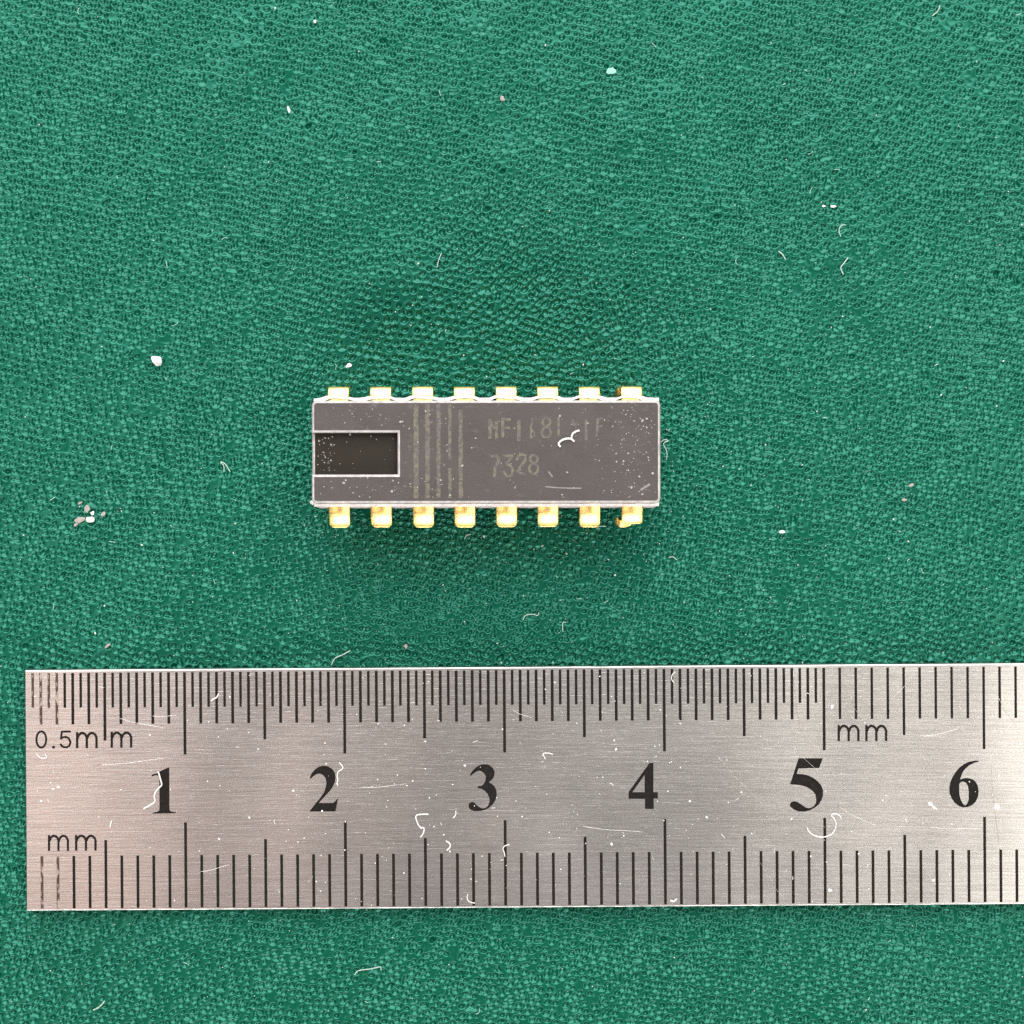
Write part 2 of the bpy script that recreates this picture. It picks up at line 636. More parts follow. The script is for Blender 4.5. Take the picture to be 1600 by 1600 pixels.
def depth_of(own):
    return 0.0055 if own < N_TEXT and owners[own][0] == "numeral" else 0.0032


vz = [(v.x, v.y, RULER_Z) for v in ov]
pv, pf = list(vz), [f for f, o in zip(of, face_owner) if o < 0]
edge_face = {}
for fi, f in enumerate(of):
    for a, b in zip(f, list(f[1:]) + [f[0]]):
        edge_face.setdefault((min(a, b), max(a, b)), []).append(fi)
low = {}
for (a, b), fs in edge_face.items():
    if len(fs) == 2 and (face_owner[fs[0]] < 0) != (face_owner[fs[1]] < 0):
        own = max(face_owner[fs[0]], face_owner[fs[1]])
        d = depth_of(own) + 0.001
        for q in (a, b):
            if q not in low:
                low[q] = len(pv)
                pv.append((ov[q].x, ov[q].y, RULER_Z - d))
        pf.append((a, b, low[b], low[a]))
# rounded rim, sides, underside
prev = [pv.index((Vector((q[0], q[1])).x, Vector((q[0], q[1])).y, RULER_Z)) for q in []]
rim = []
for k_ in range(5):
    t = k_ / 4 * math.pi / 2
    off = INS * (1 - math.sin(t))
    z = RULER_Z - INS * (1 - math.cos(t))
    rim.append([(off, -off, z), (off, -(R_W - off), z), (R_L, -(R_W - off), z), (R_L, -off, z)])
rim.append([(0, 0, 0.004), (0, -R_W, 0.004), (R_L, -R_W, 0.004), (R_L, 0, 0.004)])
base = len(pv)
for lp in rim:
    pv += lp
for r_ in range(len(rim) - 1):
    for k_ in range(4):
        a = base + r_ * 4 + k_
        b = base + r_ * 4 + (k_ + 1) % 4
        pf.append((a, b, b + 4, a + 4))
pf.append(tuple(base + (len(rim) - 1) * 4 + q for q in (0, 3, 2, 1)))
me = bpy.data.meshes.new("ruler_blade")
me.from_pydata(pv, [], pf)
bm = bmesh.new(); bm.from_mesh(me)
bmesh.ops.recalc_face_normals(bm, faces=bm.faces)
bm.to_mesh(me); bm.free()
link("ruler_blade", me, M_STEEL, ruler)
for p_ in me.polygons:                      # the face must look up
    if p_.normal.z < -0.5 and p_.center.z > RULER_Z - 0.001:
        p_.flip()

# engraved numerals and lettering: the sunk black floors
for own in range(N_TEXT):
    fs = [f for f, o in zip(of, face_owner) if o == own]
    idx = sorted({q for f in fs for q in f})
    mp = {q: n for n, q in enumerate(idx)}
    z = RULER_Z - depth_of(own)
    o = from_data(owners[own][0], [(ov[q].x, ov[q].y, z) for q in idx], [[mp[q] for q in f] for f in fs], M_INK, ruler)
    for p_ in o.data.polygons:
        if p_.normal.z < 0: p_.flip()
    tag(o, owners[own][2])
# tick marks share one mesh per length
tick_mesh = {}
for (u, top, L, w, worn) in ticks:
    key = (round(L, 4), round(w, 4), worn)
    if key not in tick_mesh:
        m_ = bpy.data.meshes.new("tick_mark")
        m_.from_pydata([(-w / 2, 0, 0), (-w / 2, -L, 0), (w / 2, -L, 0), (w / 2, 0, 0)], [], [(0, 1, 2, 3)])
        m_.update()
        m_.materials.append(M_WORN if worn else M_INK)
        tick_mesh[key] = m_
    o = link("tick_mark", tick_mesh[key], None, ruler)
    o.location = (u, top, RULER_Z - (0.0012 if worn else 0.0032))

# ------------------------------------------------------------------ the chip
LID_Z0, LID_Z1 = 0.505, 0.66
BASE_Z0, BASE_Z1 = 0.33, 0.470
chip = bpy.data.objects.new("integrated_circuit", None)
COL.objects.link(chip)
cc = P(759.5, 706, LID_Z1)
chip.location = (cc.x, cc.y, 0)
chip.rotation_euler = (0, 0, math.radians(0.08))
tag(chip, "grey ceramic sixteen pin microchip with gold legs lying on green leather", "microchip")


def C(px, py, z):
    v = P(px, py, z)
    return (v.x - cc.x, v.y - cc.y)


def prism(outline, z0, z1, draft, rad, seg, corner):
    bm = bmesh.new()
    n = len(outline)
    cx_ = sum(p[0] for p in outline) / n
    lo = [bm.verts.new((x + (draft if x > 0 else -draft), y + (draft if y > 0 else -draft) * (0 if abs(y) < 0.2 else 1), z0)) for x, y in outline]
    hi = [bm.verts.new((x, y, z1)) for x, y in outline]
    top = bm.faces.new(hi)
    bm.faces.new(lo[::-1])
    sides = []
    for k in range(n):
        sides.append(bm.faces.new((lo[k], lo[(k + 1) % n], hi[(k + 1) % n], hi[k])))
    vert_edges = [e for e in bm.edges if abs(e.verts[0].co.z - e.verts[1].co.z) > 0.5 * (z1 - z0)
                  and math.hypot(*(0.5 * (e.verts[0].co + e.verts[1].co)).xy) > 0.5 and abs(e.verts[0].co.y) > 0.25]
    bmesh.ops.bevel(bm, geom=vert_edges, offset=corner, segments=3, profile=0.5, affect='EDGES')
    bm.normal_update()
    bm.faces.ensure_lookup_table()
    te = [e for e in bm.edges if all(abs(v.co.z - z1) < 1e-5 for v in e.verts) and
          sum(1 for f in e.link_faces if f.normal.z > 0.9) == 1]
    bv = bmesh.ops.bevel(bm, geom=te, offset=rad, segments=seg, profile=0.5, affect='EDGES')
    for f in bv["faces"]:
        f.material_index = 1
    return bm


hx, hy = 1.046, 0.309
sl0, sl1 = C(621, 676, LID_Z1), C(621, 741, LID_Z1)
slot = [(-hx, sl0[1]), (sl0[0], sl0[1]), (sl0[0], sl1[1]), (-hx, sl1[1])]
outl = [(-hx, -hy), (hx, -hy), (hx, hy), (-hx, hy), slot[0], slot[1], slot[2], slot[3]]
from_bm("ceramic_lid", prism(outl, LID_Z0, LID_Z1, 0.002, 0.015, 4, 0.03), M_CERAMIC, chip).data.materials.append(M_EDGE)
bx_, by_ = 1.052, 0.337
outb = [(-bx_, -by_), (bx_, -by_), (bx_, by_), (-bx_, by_)]
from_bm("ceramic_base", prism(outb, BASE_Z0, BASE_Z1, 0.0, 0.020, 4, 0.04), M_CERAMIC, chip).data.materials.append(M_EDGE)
# floor of the open notch at the left end
fz = LID_Z1 - 0.062
fo = [(-hx - 0.004, slot[3][1] - 0.004), (slot[1][0] + 0.004, slot[3][1] - 0.004), (slot[1][0] + 0.004, slot[0][1] + 0.004), (-hx - 0.004, slot[0][1] + 0.004)]
bmf = bmesh.new()
lo = [bmf.verts.new((x, y, LID_Z0 + 0.004)) for x, y in fo]
hi = [bmf.verts.new((x, y, fz)) for x, y in fo]
bmf.faces.new(hi)
for k in range(4):
    bmf.faces.new((lo[k], lo[(k + 1) % 4], hi[(k + 1) % 4], hi[k]))
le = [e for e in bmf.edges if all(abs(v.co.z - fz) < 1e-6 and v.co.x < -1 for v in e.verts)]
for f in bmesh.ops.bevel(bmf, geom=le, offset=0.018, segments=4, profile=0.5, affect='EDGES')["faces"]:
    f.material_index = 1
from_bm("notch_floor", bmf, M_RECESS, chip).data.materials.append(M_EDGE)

# glass seal: a thin bead between lid and base, swelling round every pin
PIN_TOP_PX = [528.5, 594.5, 660.4, 725.6, 791, 856, 921, 987]
PIN_BOT_PX = [530, 595.5, 661.5, 726.3, 791.5, 856.2, 921.6, 988]
PIN_Z = 0.5
pin_x = [C(p, 615, PIN_Z)[0] for p in PIN_TOP_PX]
pin_xb = [C(p, 805, PIN_Z)[0] for p in PIN_BOT_PX]
ring_pts = []
N = 260


def seal_bulge(x, pins):
    return sum(0.020 * math.exp(-((x - q) / 0.085) ** 4) for q in pins) + 0.004 * math.sin(x * 31) * math.sin(x * 7 + 1)


for k in range(N):
    x = -1.04 + 2.08 * k / (N - 1)
    ring_pts.append((x, -(0.318 + 0.3 * seal_bulge(x, pin_xb))))
for k in range(N):
    x = 1.04 - 2.08 * k / (N - 1)
    ring_pts.append((x, 0.322 + seal_bulge(x, pin_x)))
zs = [(0.462, -0.010), (0.474, 0.004), (0.487, 0.009), (0.500, 0.004), (0.512, -0.012)]
gv, gf = [], []
for z, off in zs:
    gv += [(x * (1 + off), y + (off if y > 0 else -off), z) for x, y in ring_pts]
n2 = len(ring_pts)
for r_ in range(len(zs) - 1):
    for k in range(n2):
        a, b = r_ * n2 + k, r_ * n2 + (k + 1) % n2
        gf.append((a, b, b + n2, a + n2))
from_data("glass_seal", gv, gf, M_GLASS, chip, True)


def pin_mesh(side, flare, drop, shoulder, cut=False, tab=0):
    """one flat lead: out of the seal, over a bend, down to its rounded shoulder and the narrow leg"""
    t = 0.026
    W0 = 0.0655
    e = 0.333
    path = [(e - 0.05, PIN_Z - t / 2, W0, 0.0), (e + 0.014, PIN_Z - t / 2, W0, 0.0)]
    # bends: (length along the strip, angle it has turned down by then)
    if side > 0:
        bends = [(0.010, 14), (0.012, 25), (0.014, 36), (0.010, 50), (0.006, 68), (0.005, 90 - flare)] + [(drop / 3, 90 - flare)] * 2
        tail = [(drop * 0.05, 0.97), (drop * 0.1, 0.90), (drop * 0.1, 0.76), (drop * 0.08, 0.55)]
    else:
        k_ = drop / 0.2
        bends = [(0.010, 10), (0.014, 19), (0.018, 25), (0.020, 29), (0.012 * k_, 36), (0.009 * k_, 43)]
        tail = [(0.010 * k_, 0.975), (0.008 * k_, 0.92), (0.007 * k_, 0.82), (0.005 * k_, 0.64)]
    o_, z_, a_ = path[-1][0], path[-1][1], 0.0
    for L_, deg in bends:
        am = (a_ + math.radians(deg)) / 2
        o_ += L_ * math.cos(am); z_ -= L_ * math.sin(am); a_ = math.radians(deg)
        path.append((o_, z_, W0, a_))
    for L_, w_ in tail:
        o_ += L_ * math.cos(a_); z_ -= L_ * math.sin(a_)
        path.append((o_, z_, W0 * w_, a_))
    if not cut:
        lx, lz = path[-1][0] - 0.012, path[-1][1]
        path.append((lx, lz - 0.03, 0.024, math.pi / 2))
        path.append((lx - 0.004, 0.09, 0.023, math.pi / 2))
        path.append((lx - 0.006, -0.006, 0.013, math.pi / 2))
    bm = bmesh.new()
    loops = []
    for (o_, z, w, a) in path:
        nx, nz = math.sin(a) * t / 2, math.cos(a) * t / 2
        b_ = 0.006
        ring_ = []
        for sx, sn in ((-w + b_, 1), (w - b_, 1), (w, 0.55), (w, -0.55), (w - b_, -1), (-w + b_, -1), (-w, -0.55), (-w, 0.55)):
            ring_.append(bm.verts.new((sx, side * (o_ + nx * sn), z + nz * sn)))
        loops.append(ring_)
    for A, B in zip(loops, loops[1:]):
        for k in range(8):
            bm.faces.new((A[k], A[(k + 1) % 8], B[(k + 1) % 8], B[k]))
    bm.faces.new(loops[0]); bm.faces.new(loops[-1])
    if tab:                                   # the torn narrow leg, bent up sideways
        q = path[-1] if cut else path[8]
        oy, z = q[0] - 0.004, q[1] + (0.02 if tab > 0 else 0.03)
        pts = [(-0.010, oy, z), (-0.045, oy + 0.014, z - 0.012), (-0.080, oy + 0.012, z - 0.004), (-0.095, oy - 0.006, z + 0.012)]
        if tab < 0:
            pts = [(-0.052, oy - 0.002, z + 0.03), (-0.074, oy - 0.012, z + 0.012), (-0.090, oy - 0.032, z - 0.01), (-0.088, oy - 0.044, z - 0.04)]
        prev_ = None
        for (a_, b_, c_) in pts:
            rg = [bm.verts.new((a_ + da, side * (b_ + db), c_ + dc)) for da, db, dc in
                  ((0.004, 0.020, 0.004), (-0.006, 0.017, -0.006), (-0.006, -0.018, -0.006), (0.004, -0.020, 0.004))]
            if prev_:
                for k in range(4):
                    bm.faces.new((prev_[k], prev_[(k + 1) % 4], rg[(k + 1) % 4], rg[k]))
            else:
                bm.faces.new(rg)
            prev_ = rg
        bm.faces.new(prev_[::-1])
    bmesh.ops.recalc_face_normals(bm, faces=bm.faces)
    me_ = bpy.data.meshes.new("pin")
    bm.to_mesh(me_); bm.free()
    me_.materials.append(M_GOLD)
    me_.polygons.foreach_set("use_smooth", [True] * len(me_.polygons))
    me_.set_sharp_from_angle(angle=math.radians(50))
    return me_


pm_top, pm_bot = pin_mesh(1, 2.0, 0.16, 0.070), pin_mesh(-1, 12.5, 0.2, 0.074)
for k in range(8):
    o = link("pin", pin_mesh(1, 2.0, 0.16, 0.070, False, -1) if k == 7 else pm_top, None, chip)
    o.location = (pin_x[k], random.uniform(-0.002, 0.002), 0)
    if k == 7: tag(o, "gold pin with its edge curled sideways")
for k in range(8):
    o = link("pin", pin_mesh(-1, 8, 0.10, 0.070, True, 1) if k == 7 else pm_bot, None, chip)
    o.location = (pin_xb[k], random.uniform(-0.002, 0.002), 0)
    if k == 7: tag(o, "broken gold pin with a torn bent stub")

# the faded print, thin films on the lid
PZ = LID_Z1 + 0.0008


def film(name, strokes, z, mat, parent, label=None):
    """strokes: list of (points in photo px, width px); merged into one flat film"""
    vs, fs, keep = [], [], []
    quads = []
    for pts, w in strokes:
        n = len(pts)
        for k in range(n - 1):
            a, b = Vector(pts[k]), Vector(pts[k + 1])
            d = b - a
            if d.length < 1e-6: continue
            d.normalize()
            tt = Vector((-d.y, d.x)) * w / 2
            a2, b2 = a - d * w * 0.2, b + d * w * 0.2
            quads.append([C(q.x, q.y, z) for q in (a2 + tt, a2 - tt, b2 - tt, b2 + tt)])
    for q in quads:
        b0 = len(vs)
        vs += [Vector(p) for p in q]
        fs.append([b0, b0 + 1, b0 + 2, b0 + 3])
    o_v, _, o_f, _, _, o_src = delaunay_2d_cdt(vs, [], fs, 1, 1e-7)
    fx, fy = centroids(o_v, o_f)
    hit = np.zeros(len(o_f), bool)
    for q in quads:
        hit |= inside([tuple(p) for p in q], fx, fy)
    faces = [f for f, s in zip(o_f, hit) if s]
    idx = sorted({q for f in faces for q in f})
    mp = {q: n for n, q in enumerate(idx)}
    o = from_data(name, [(o_v[q].x, o_v[q].y, z) for q in idx], [[mp[q] for q in f] for f in faces], mat, parent)
    for p_ in o.data.polygons:
        if p_.normal.z < 0: p_.flip()
    if label: tag(o, label)
    return o


def ragged(x, y0, y1, w, gaps=()):
    """a worn vertical stripe: short overlapping dabs of slightly different width and place"""
    out, y = [], y0
    while y < y1:
        st = random.uniform(3, 7)
        if not any(a < y + st / 2 < b for a, b in gaps):
            q = x + random.uniform(-0.35, 0.35)
            out.append(([(q, y), (q + random.uniform(-0.3, 0.3), min(y + st, y1))], w * random.uniform(0.82, 1.08)))
        y += st
    return out


for x, w, gaps in ((650.2, 8.0, ()), (667.9, 7.2, ((750, 757),)), (685.3, 6.6, ()), (702.8, 5.2, ((717, 733),)), (720.0, 6.4, ((629, 641), (747, 754)))):
    film("printed_stripe", ragged(x, 632.5, 777.0, w, gaps), PZ, M_PRINT, chip)
q_ = 220 / 1600
T = lambda pts: [(740 + u * q_, 640 + v * q_) for u, v in pts]
R8 = lambda x, y, a, b: ring(x, y, a, b, 12) + [ring(x, y, a, b, 12)[0]]
first = [[([(185, 112), (185, 322)], 40), ([(185, 125), (228, 210), (268, 140)], 30), ([(258, 160), (262, 325)], 34)],
         [([(332, 98), (332, 308)], 34), ([(332, 110), (418, 112)], 32), ([(332, 208), (408, 206)], 28)],
         [([(515, 128), (515, 352)], 42)],
         [([(668, 102), (652, 200), (652, 322)], 24), ([(652, 225), (690, 262), (690, 300), (655, 322)], 22)],
         [(R8(828, 140, 44, 46), 28), (R8(826, 258, 52, 60), 28)],
         [([(966, 92), (966, 300)], 26)],
         [([(1128, 120), (1128, 172), (1195, 168)], 22), ([(1162, 150), (1160, 310)], 18)],
         [([(1278, 120), (1278, 345)], 30)],
         [([(1412, 105), (1398, 300)], 26), ([(1412, 110), (1465, 102)], 24), ([(1410, 195), (1458, 190)], 22)]]
second = [[([(205, 535), (255, 528), (285, 550), (278, 600), (245, 660), (235, 765)], 34)],
          [([(345, 528), (440, 522), (405, 580), (365, 618), (415, 635), (446, 690), (430, 745), (378, 758), (338, 700)], 30)],
          [([(492, 570), (505, 530), (545, 505), (590, 525), (585, 580), (535, 640), (498, 708), (585, 738)], 32)],
          [(R8(685, 560, 44, 44), 28), (R8(682, 672, 50, 60), 28)]]
for ch in first + second:
    film("printed_character", [(T(p), w * q_) for p, w in ch], PZ, M_PRINT, chip)
M_SCUFF = mat_plain("pale_scuff", (0.13, 0.115, 0.11), 0.7, 0.3, 0.3, 60)
film("scuff_mark", [([(852, 760.5), (868, 762), (890, 763), (908, 763)], 2.0), ([(1001, 766), (1015, 757)], 3.2),
                    ([(857, 737), (863, 745)], 2.2)], PZ, M_SCUFF, chip)

# ------------------------------------------------------------------ lint, crumbs, dust
def catmull(pts, n=7):
    p = [Vector(q) for q in pts]
    p = [2 * p[0] - p[1]] + p + [2 * p[-1] - p[-2]]
    out = []
    for k in range(1, len(p) - 2):
        a, b, c, d = p[k - 1:k + 3]
        for j in range(n):
            t = j / n
            out.append(0.5 * ((2 * b) + (c - a) * t + (2 * a - 5 * b + 4 * c - d) * t * t + (3 * b - a - 3 * c + d) * t ** 3))
    out.append(p[-2])
    return out


def tube_data(pts, r, sides=6, taper=True):
    vs, fs = [], []
    n = len(pts)
    for k, q in enumerate(pts):
        d = (pts[min(k + 1, n - 1)] - pts[max(k - 1, 0)]).normalized()
        side = d.cross(Vector((0, 0, 1)))
        side = side.normalized() if side.length > 1e-4 else Vector((1, 0, 0))
        up = side.cross(d)
        rr_ = r * (0.55 if taper and k in (0, n - 1) else 1.0) * (1 + 0.15 * math.sin(k * 1.7))
        for j in range(sides):
            a = 2 * math.pi * j / sides
            vs.append(q + side * math.cos(a) * rr_ + up * math.sin(a) * rr_)
    for k in range(n - 1):
        for j in range(sides):
            a, b = k * sides + j, k * sides + (j + 1) % sides
            fs.append((a, b, b + sides, a + sides))
    fs.append(tuple(range(sides))[::-1])
    fs.append(tuple((n - 1) * sides + j for j in range(sides)))
    return vs, fs


def place(px, py, on, lift):
    if on == 'ruler':
        z = RULER_Z + lift
    elif on == 'chip':
        z = LID_Z1 + lift
    else:
        v = P(px, py, 0)
        z = hz_top(v.x, v.y, 0.022) + lift
    return P(px, py, z)


def fibre(label, pts_px, on, width, mats=None, arch=0.0, extra=None):
    r = width * (0.88 if on == "leather" else 1.0) / PX / 2
    def line(pp):
        sm = catmull([Vector((a, b, 0)) for a, b in pp])
        n = len(sm)
        return [place(q.x, q.y, on, r * 0.9 + arch * math.sin(math.pi * k / (n - 1))) for k, q in enumerate(sm)]
    vs, fs = tube_data(line(pts_px), r)
    if extra:
        v2, f2 = tube_data(line(extra), r)
        fs += [tuple(q + len(vs) for q in f) for f in f2]
        vs += v2
    org = Vector((vs[0].x, vs[0].y, 0))
    o = from_data("lint_fibre", [v - org for v in vs], fs, mats or M_FIBRE, None, True)
    o.location = org
    return tag(o, label, "lint fibre", "stray lint fibres")


def Z(org, scale, pts):
    return [(org[0] + a / scale, org[1] + b / scale) for a, b in pts]


fibre("pale fibre winding over the left edge of the numeral 1", Z((225, 1180), 16, [(345, 405), (375, 470), (400, 560), (430, 670), (440, 745), (380, 810), (310, 890), (265, 980), (255, 1050), (275, 1130), (240, 1190), (150, 1250), (60, 1300), (-15, 1345)]), 'ruler', 2.5)
fibre("thin hooked fibre just right of the numeral 2", Z((455, 1180), 16, [(1195, 180), (1250, 240), (1290, 300), (1275, 350), (1200, 390), (1160, 450), (1150, 540), (1165, 620), (1145, 700), (1165, 765)]), 'ruler', 1.9)
fibre("white zigzag fibre on the steel between the numerals 2 and 3", Z((400, 1020), 3.81, [(1028, 962), (985, 962), (952, 972), (962, 1015), (978, 1038), (1000, 1045), (995, 1075), (978, 1100)]), 'ruler', 2.2)
fibre("short comma shaped white fibre below left of the numeral 3", Z((400, 1020), 3.81, [(1130, 1120), (1152, 1135), (1155, 1155), (1135, 1178)]), 'ruler', 2.4)
fibre("tiny curved fibre close under the foot of the numeral 3", Z((400, 1020), 3.81, [(1190, 940), (1188, 965), (1172, 985)]), 'ruler', 1.8)
fibre("thin looped fibre crossing the long lower tick under the numeral 3", Z((400, 1020), 3.81, [(1510, 1142), (1485, 1148), (1470, 1165), (1478, 1190), (1482, 1215)]), 'ruler', 1.6)
fibre("faint hooked fibre among the lower ticks left of the 3 centimetre tick", Z((400, 1020), 3.81, [(1260, 1435), (1258, 1465), (1275, 1485), (1305, 1490)]), 'ruler', 1.6)
fibre("long curled fibre under the numeral 5 across its lower tick", Z((1200, 1020), 3.81, [(437, 990), (425, 968), (395, 958), (378, 968), (395, 990), (405, 1020), (395, 1060), (370, 1085), (320, 1098), (270, 1085), (240, 1060), (233, 1040)]), 'ruler', 1.9)
fibre("thin arched fibre on the upper scale just right of the 4 centimetre tick", Z((800, 1020), 3.81, [(972, 112), (955, 130), (950, 155), (965, 180)]), 'ruler', 1.5)
fibre("small bent fibre on bare steel left of and above the numeral 4", Z((800, 1020), 3.81, [(200, 632), (185, 602), (215, 597), (245, 605)]), 'ruler', 1.7)
fibre("short white fibre at the lower ruler edge below the numeral 4", Z((800, 1020), 3.81, [(942, 1474), (962, 1480), (982, 1464)]), 'ruler', 2.6)
fibre("kinked white fibre lying on the half millimetre ticks near the left end", Z((0, 1020), 3.81, [(1302, 242), (1290, 265), (1272, 275), (1255, 288)]), 'ruler', 2.2)
fibre("short straight fibre below the foot of the numeral 1", Z((0, 1020), 3.81, [(665, 1000), (658, 1020), (656, 1042)]), 'ruler', 2.0)
fibre("small curl of fibre just under the engraved 0.5mm", Z((0, 1020), 3.81, [(215, 600), (232, 618), (255, 630), (278, 622), (268, 603)]), 'ruler', 1.6)
fibre("thick white branching fibre lying on the chip below its upper lettering", Z((740, 640), 7.27, [(988, 425), (965, 390), (1000, 350), (1060, 330), (1110, 335), (1145, 365)]), 'chip', 3.2, None, 0.004, Z((740, 640), 7.27, [(1110, 335), (1122, 280), (1160, 250), (1205, 235)]))
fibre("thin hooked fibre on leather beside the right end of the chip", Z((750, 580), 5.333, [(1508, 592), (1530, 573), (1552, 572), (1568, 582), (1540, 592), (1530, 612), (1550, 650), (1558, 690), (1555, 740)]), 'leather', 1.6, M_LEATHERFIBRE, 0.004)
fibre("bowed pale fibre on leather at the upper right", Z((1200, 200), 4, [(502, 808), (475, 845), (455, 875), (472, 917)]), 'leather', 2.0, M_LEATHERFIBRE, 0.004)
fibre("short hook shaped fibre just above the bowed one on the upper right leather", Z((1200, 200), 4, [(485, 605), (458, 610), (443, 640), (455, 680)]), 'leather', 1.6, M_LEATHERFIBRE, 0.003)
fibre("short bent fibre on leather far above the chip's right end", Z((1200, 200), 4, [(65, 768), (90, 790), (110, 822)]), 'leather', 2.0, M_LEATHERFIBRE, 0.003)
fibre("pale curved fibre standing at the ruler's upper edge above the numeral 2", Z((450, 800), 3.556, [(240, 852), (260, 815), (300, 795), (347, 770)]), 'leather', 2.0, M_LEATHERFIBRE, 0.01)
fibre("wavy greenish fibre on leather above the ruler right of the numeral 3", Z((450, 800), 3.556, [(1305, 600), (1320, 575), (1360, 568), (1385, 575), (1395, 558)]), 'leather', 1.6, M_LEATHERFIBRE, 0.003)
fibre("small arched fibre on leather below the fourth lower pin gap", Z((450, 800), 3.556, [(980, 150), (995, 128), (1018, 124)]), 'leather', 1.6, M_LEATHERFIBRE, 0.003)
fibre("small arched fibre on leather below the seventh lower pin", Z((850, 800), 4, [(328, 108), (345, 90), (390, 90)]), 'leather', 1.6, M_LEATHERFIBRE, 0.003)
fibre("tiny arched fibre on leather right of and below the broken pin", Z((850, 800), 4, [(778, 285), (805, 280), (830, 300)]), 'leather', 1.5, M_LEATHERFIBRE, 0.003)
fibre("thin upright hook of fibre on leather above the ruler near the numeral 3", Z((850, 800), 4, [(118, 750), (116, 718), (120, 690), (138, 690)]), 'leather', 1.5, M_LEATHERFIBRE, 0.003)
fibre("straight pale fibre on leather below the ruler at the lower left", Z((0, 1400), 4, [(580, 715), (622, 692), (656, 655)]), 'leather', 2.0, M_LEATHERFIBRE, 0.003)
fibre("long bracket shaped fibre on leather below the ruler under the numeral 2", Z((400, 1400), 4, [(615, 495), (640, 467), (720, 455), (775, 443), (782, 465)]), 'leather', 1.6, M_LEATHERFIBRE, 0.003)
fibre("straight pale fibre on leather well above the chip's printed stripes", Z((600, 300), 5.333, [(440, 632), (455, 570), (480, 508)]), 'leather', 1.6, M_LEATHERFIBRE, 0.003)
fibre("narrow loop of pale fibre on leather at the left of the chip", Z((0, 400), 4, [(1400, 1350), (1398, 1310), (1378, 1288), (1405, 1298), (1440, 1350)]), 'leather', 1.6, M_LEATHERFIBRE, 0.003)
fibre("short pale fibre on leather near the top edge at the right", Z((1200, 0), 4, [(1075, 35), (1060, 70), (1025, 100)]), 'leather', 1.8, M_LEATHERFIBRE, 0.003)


def lump(rx, ry, rz, seed, sub=2):
    rr = random.Random(seed)
    bm = bmesh.new()
    bmesh.ops.create_icosphere(bm, subdivisions=sub, radius=1.0)
    ph = [rr.uniform(0, 6.28) for _ in range(9)]
    for v in bm.verts:
        c = v.co
        s = 1 + 0.22 * math.sin(3.1 * c.x + ph[0]) * math.sin(2.7 * c.y + ph[1]) + 0.16 * math.sin(5.3 * c.z + 4 * c.x + ph[2]) + rr.uniform(-0.10, 0.10)
        v.co = Vector((c.x * rx * s, c.y * ry * s, c.z * rz * s))
    return bm


def crumb(label, pieces, on='leather', mat=None, cat="crumb"):
    """pieces: (px, py, half-width px, half-height px, height factor, angle)"""
    allb = bmesh.new()
    org = None
    for n, (px, py, a, b, hf, ang) in enumerate(pieces):
        rx, ry = 0.88 * a / PX, 0.88 * b / PX
        rz = min(rx, ry) * hf
        base = place(px, py, on, rz * 0.35)
        bm = lump(rx, ry, rz, hash(label) % 1000 if False else n * 31 + int(px))
        bm.transform(Matrix.Translation(base) @ Matrix.Rotation(math.radians(ang), 4, 'Z'))
        tmp = bpy.data.meshes.new("tmp")
        bm.to_mesh(tmp); bm.free()
        allb.from_mesh(tmp)
        bpy.data.meshes.remove(tmp)
        if org is None: org = Vector((base.x, base.y, 0))
    allb.transform(Matrix.Translation(-org))
    o = from_bm("crumb", allb, mat or M_CRUMB)
    o.location = org
    return tag(o, label, cat, "crumbs and flakes of dirt")


crumb("largest bright white crumb lying alone on leather at the left", [(245.5, 563.5, 8.5, 9.5, 1.0, 20)])
g0 = lambda u, v: (50 + u / 8, 740 + v / 8)
crumb("whitest lump at the bottom of the crumb patch left of the chip", [(*g0(728, 575), 7, 5.5, 0.8, 20)])
crumb("grey smear of grit at the left of the crumb patch beside the whitest lump", [(*g0(600, 578), 8, 5, 0.35, 15), (*g0(548, 640), 4.5, 2.5, 0.3, 30)], 'leather', M_GREYCRUMB)
crumb("mottled grey lump at the top of the crumb patch left of the chip", [(*g0(688, 440), 5.2, 6.5, 0.4, 10), (*g0(600, 368), 4.5, 2.2, 0.4, 35)], 'leather', M_GREYCRUMB)
crumb("small white grain in the middle of the crumb patch left of the chip", [(*g0(757, 495), 3.2, 3.8, 0.8, 0)])
crumb("upright oval grey grain at the right of the crumb patch", [(*g0(892, 505), 3.4, 5.0, 0.6, -20)], 'leather', M_GREYCRUMB)
crumb("white flake on leather right above the chip's first upper pin", [(545, 571, 5, 3.4, 0.6, 25)])
crumb("white speck on leather right of and below the chip's broken pin", [(1222, 831, 5, 2.8, 0.7, -5)])
crumb("white sliver on leather at the far upper right", [(1302, 322.5, 5, 2.0, 0.7, 0), (1287, 322, 3, 1.8, 0.6, 0)])
crumb("pale lump on leather touching the chip's lower left corner", [(488, 785, 3.5, 4.2, 0.9, 0)])
crumb("brownish oblong flake on leather just above the ruler's left part", [(168, 1009, 6, 2.6, 0.5, 35)], 'leather', M_GREYCRUMB)
crumb("thin bright flake on leather in the upper left half", [(451, 171, 2.2, 6.0, 0.5, 20)])
crumb("round white grain on leather near the top edge", [(492, 33.5, 3.0, 3.2, 0.9, 0)])
crumb("dull greenish flake on leather in the top middle", [(955, 111, 8, 6, 0.25, 0)], 'leather', mat_plain("green_flake", (0.16, 0.36, 0.27), 0.6))
crumb("grey flake on leather at the right between top edge and chip", [(785, 154, 5, 4, 0.4, -30)], 'leather', M_GREYCRUMB)
crumb("lower of the two pale grey crumbs on leather at the right above the ruler", [(1413, 781, 5, 2.5, 0.4, 10)], 'leather', M_GREYCRUMB)
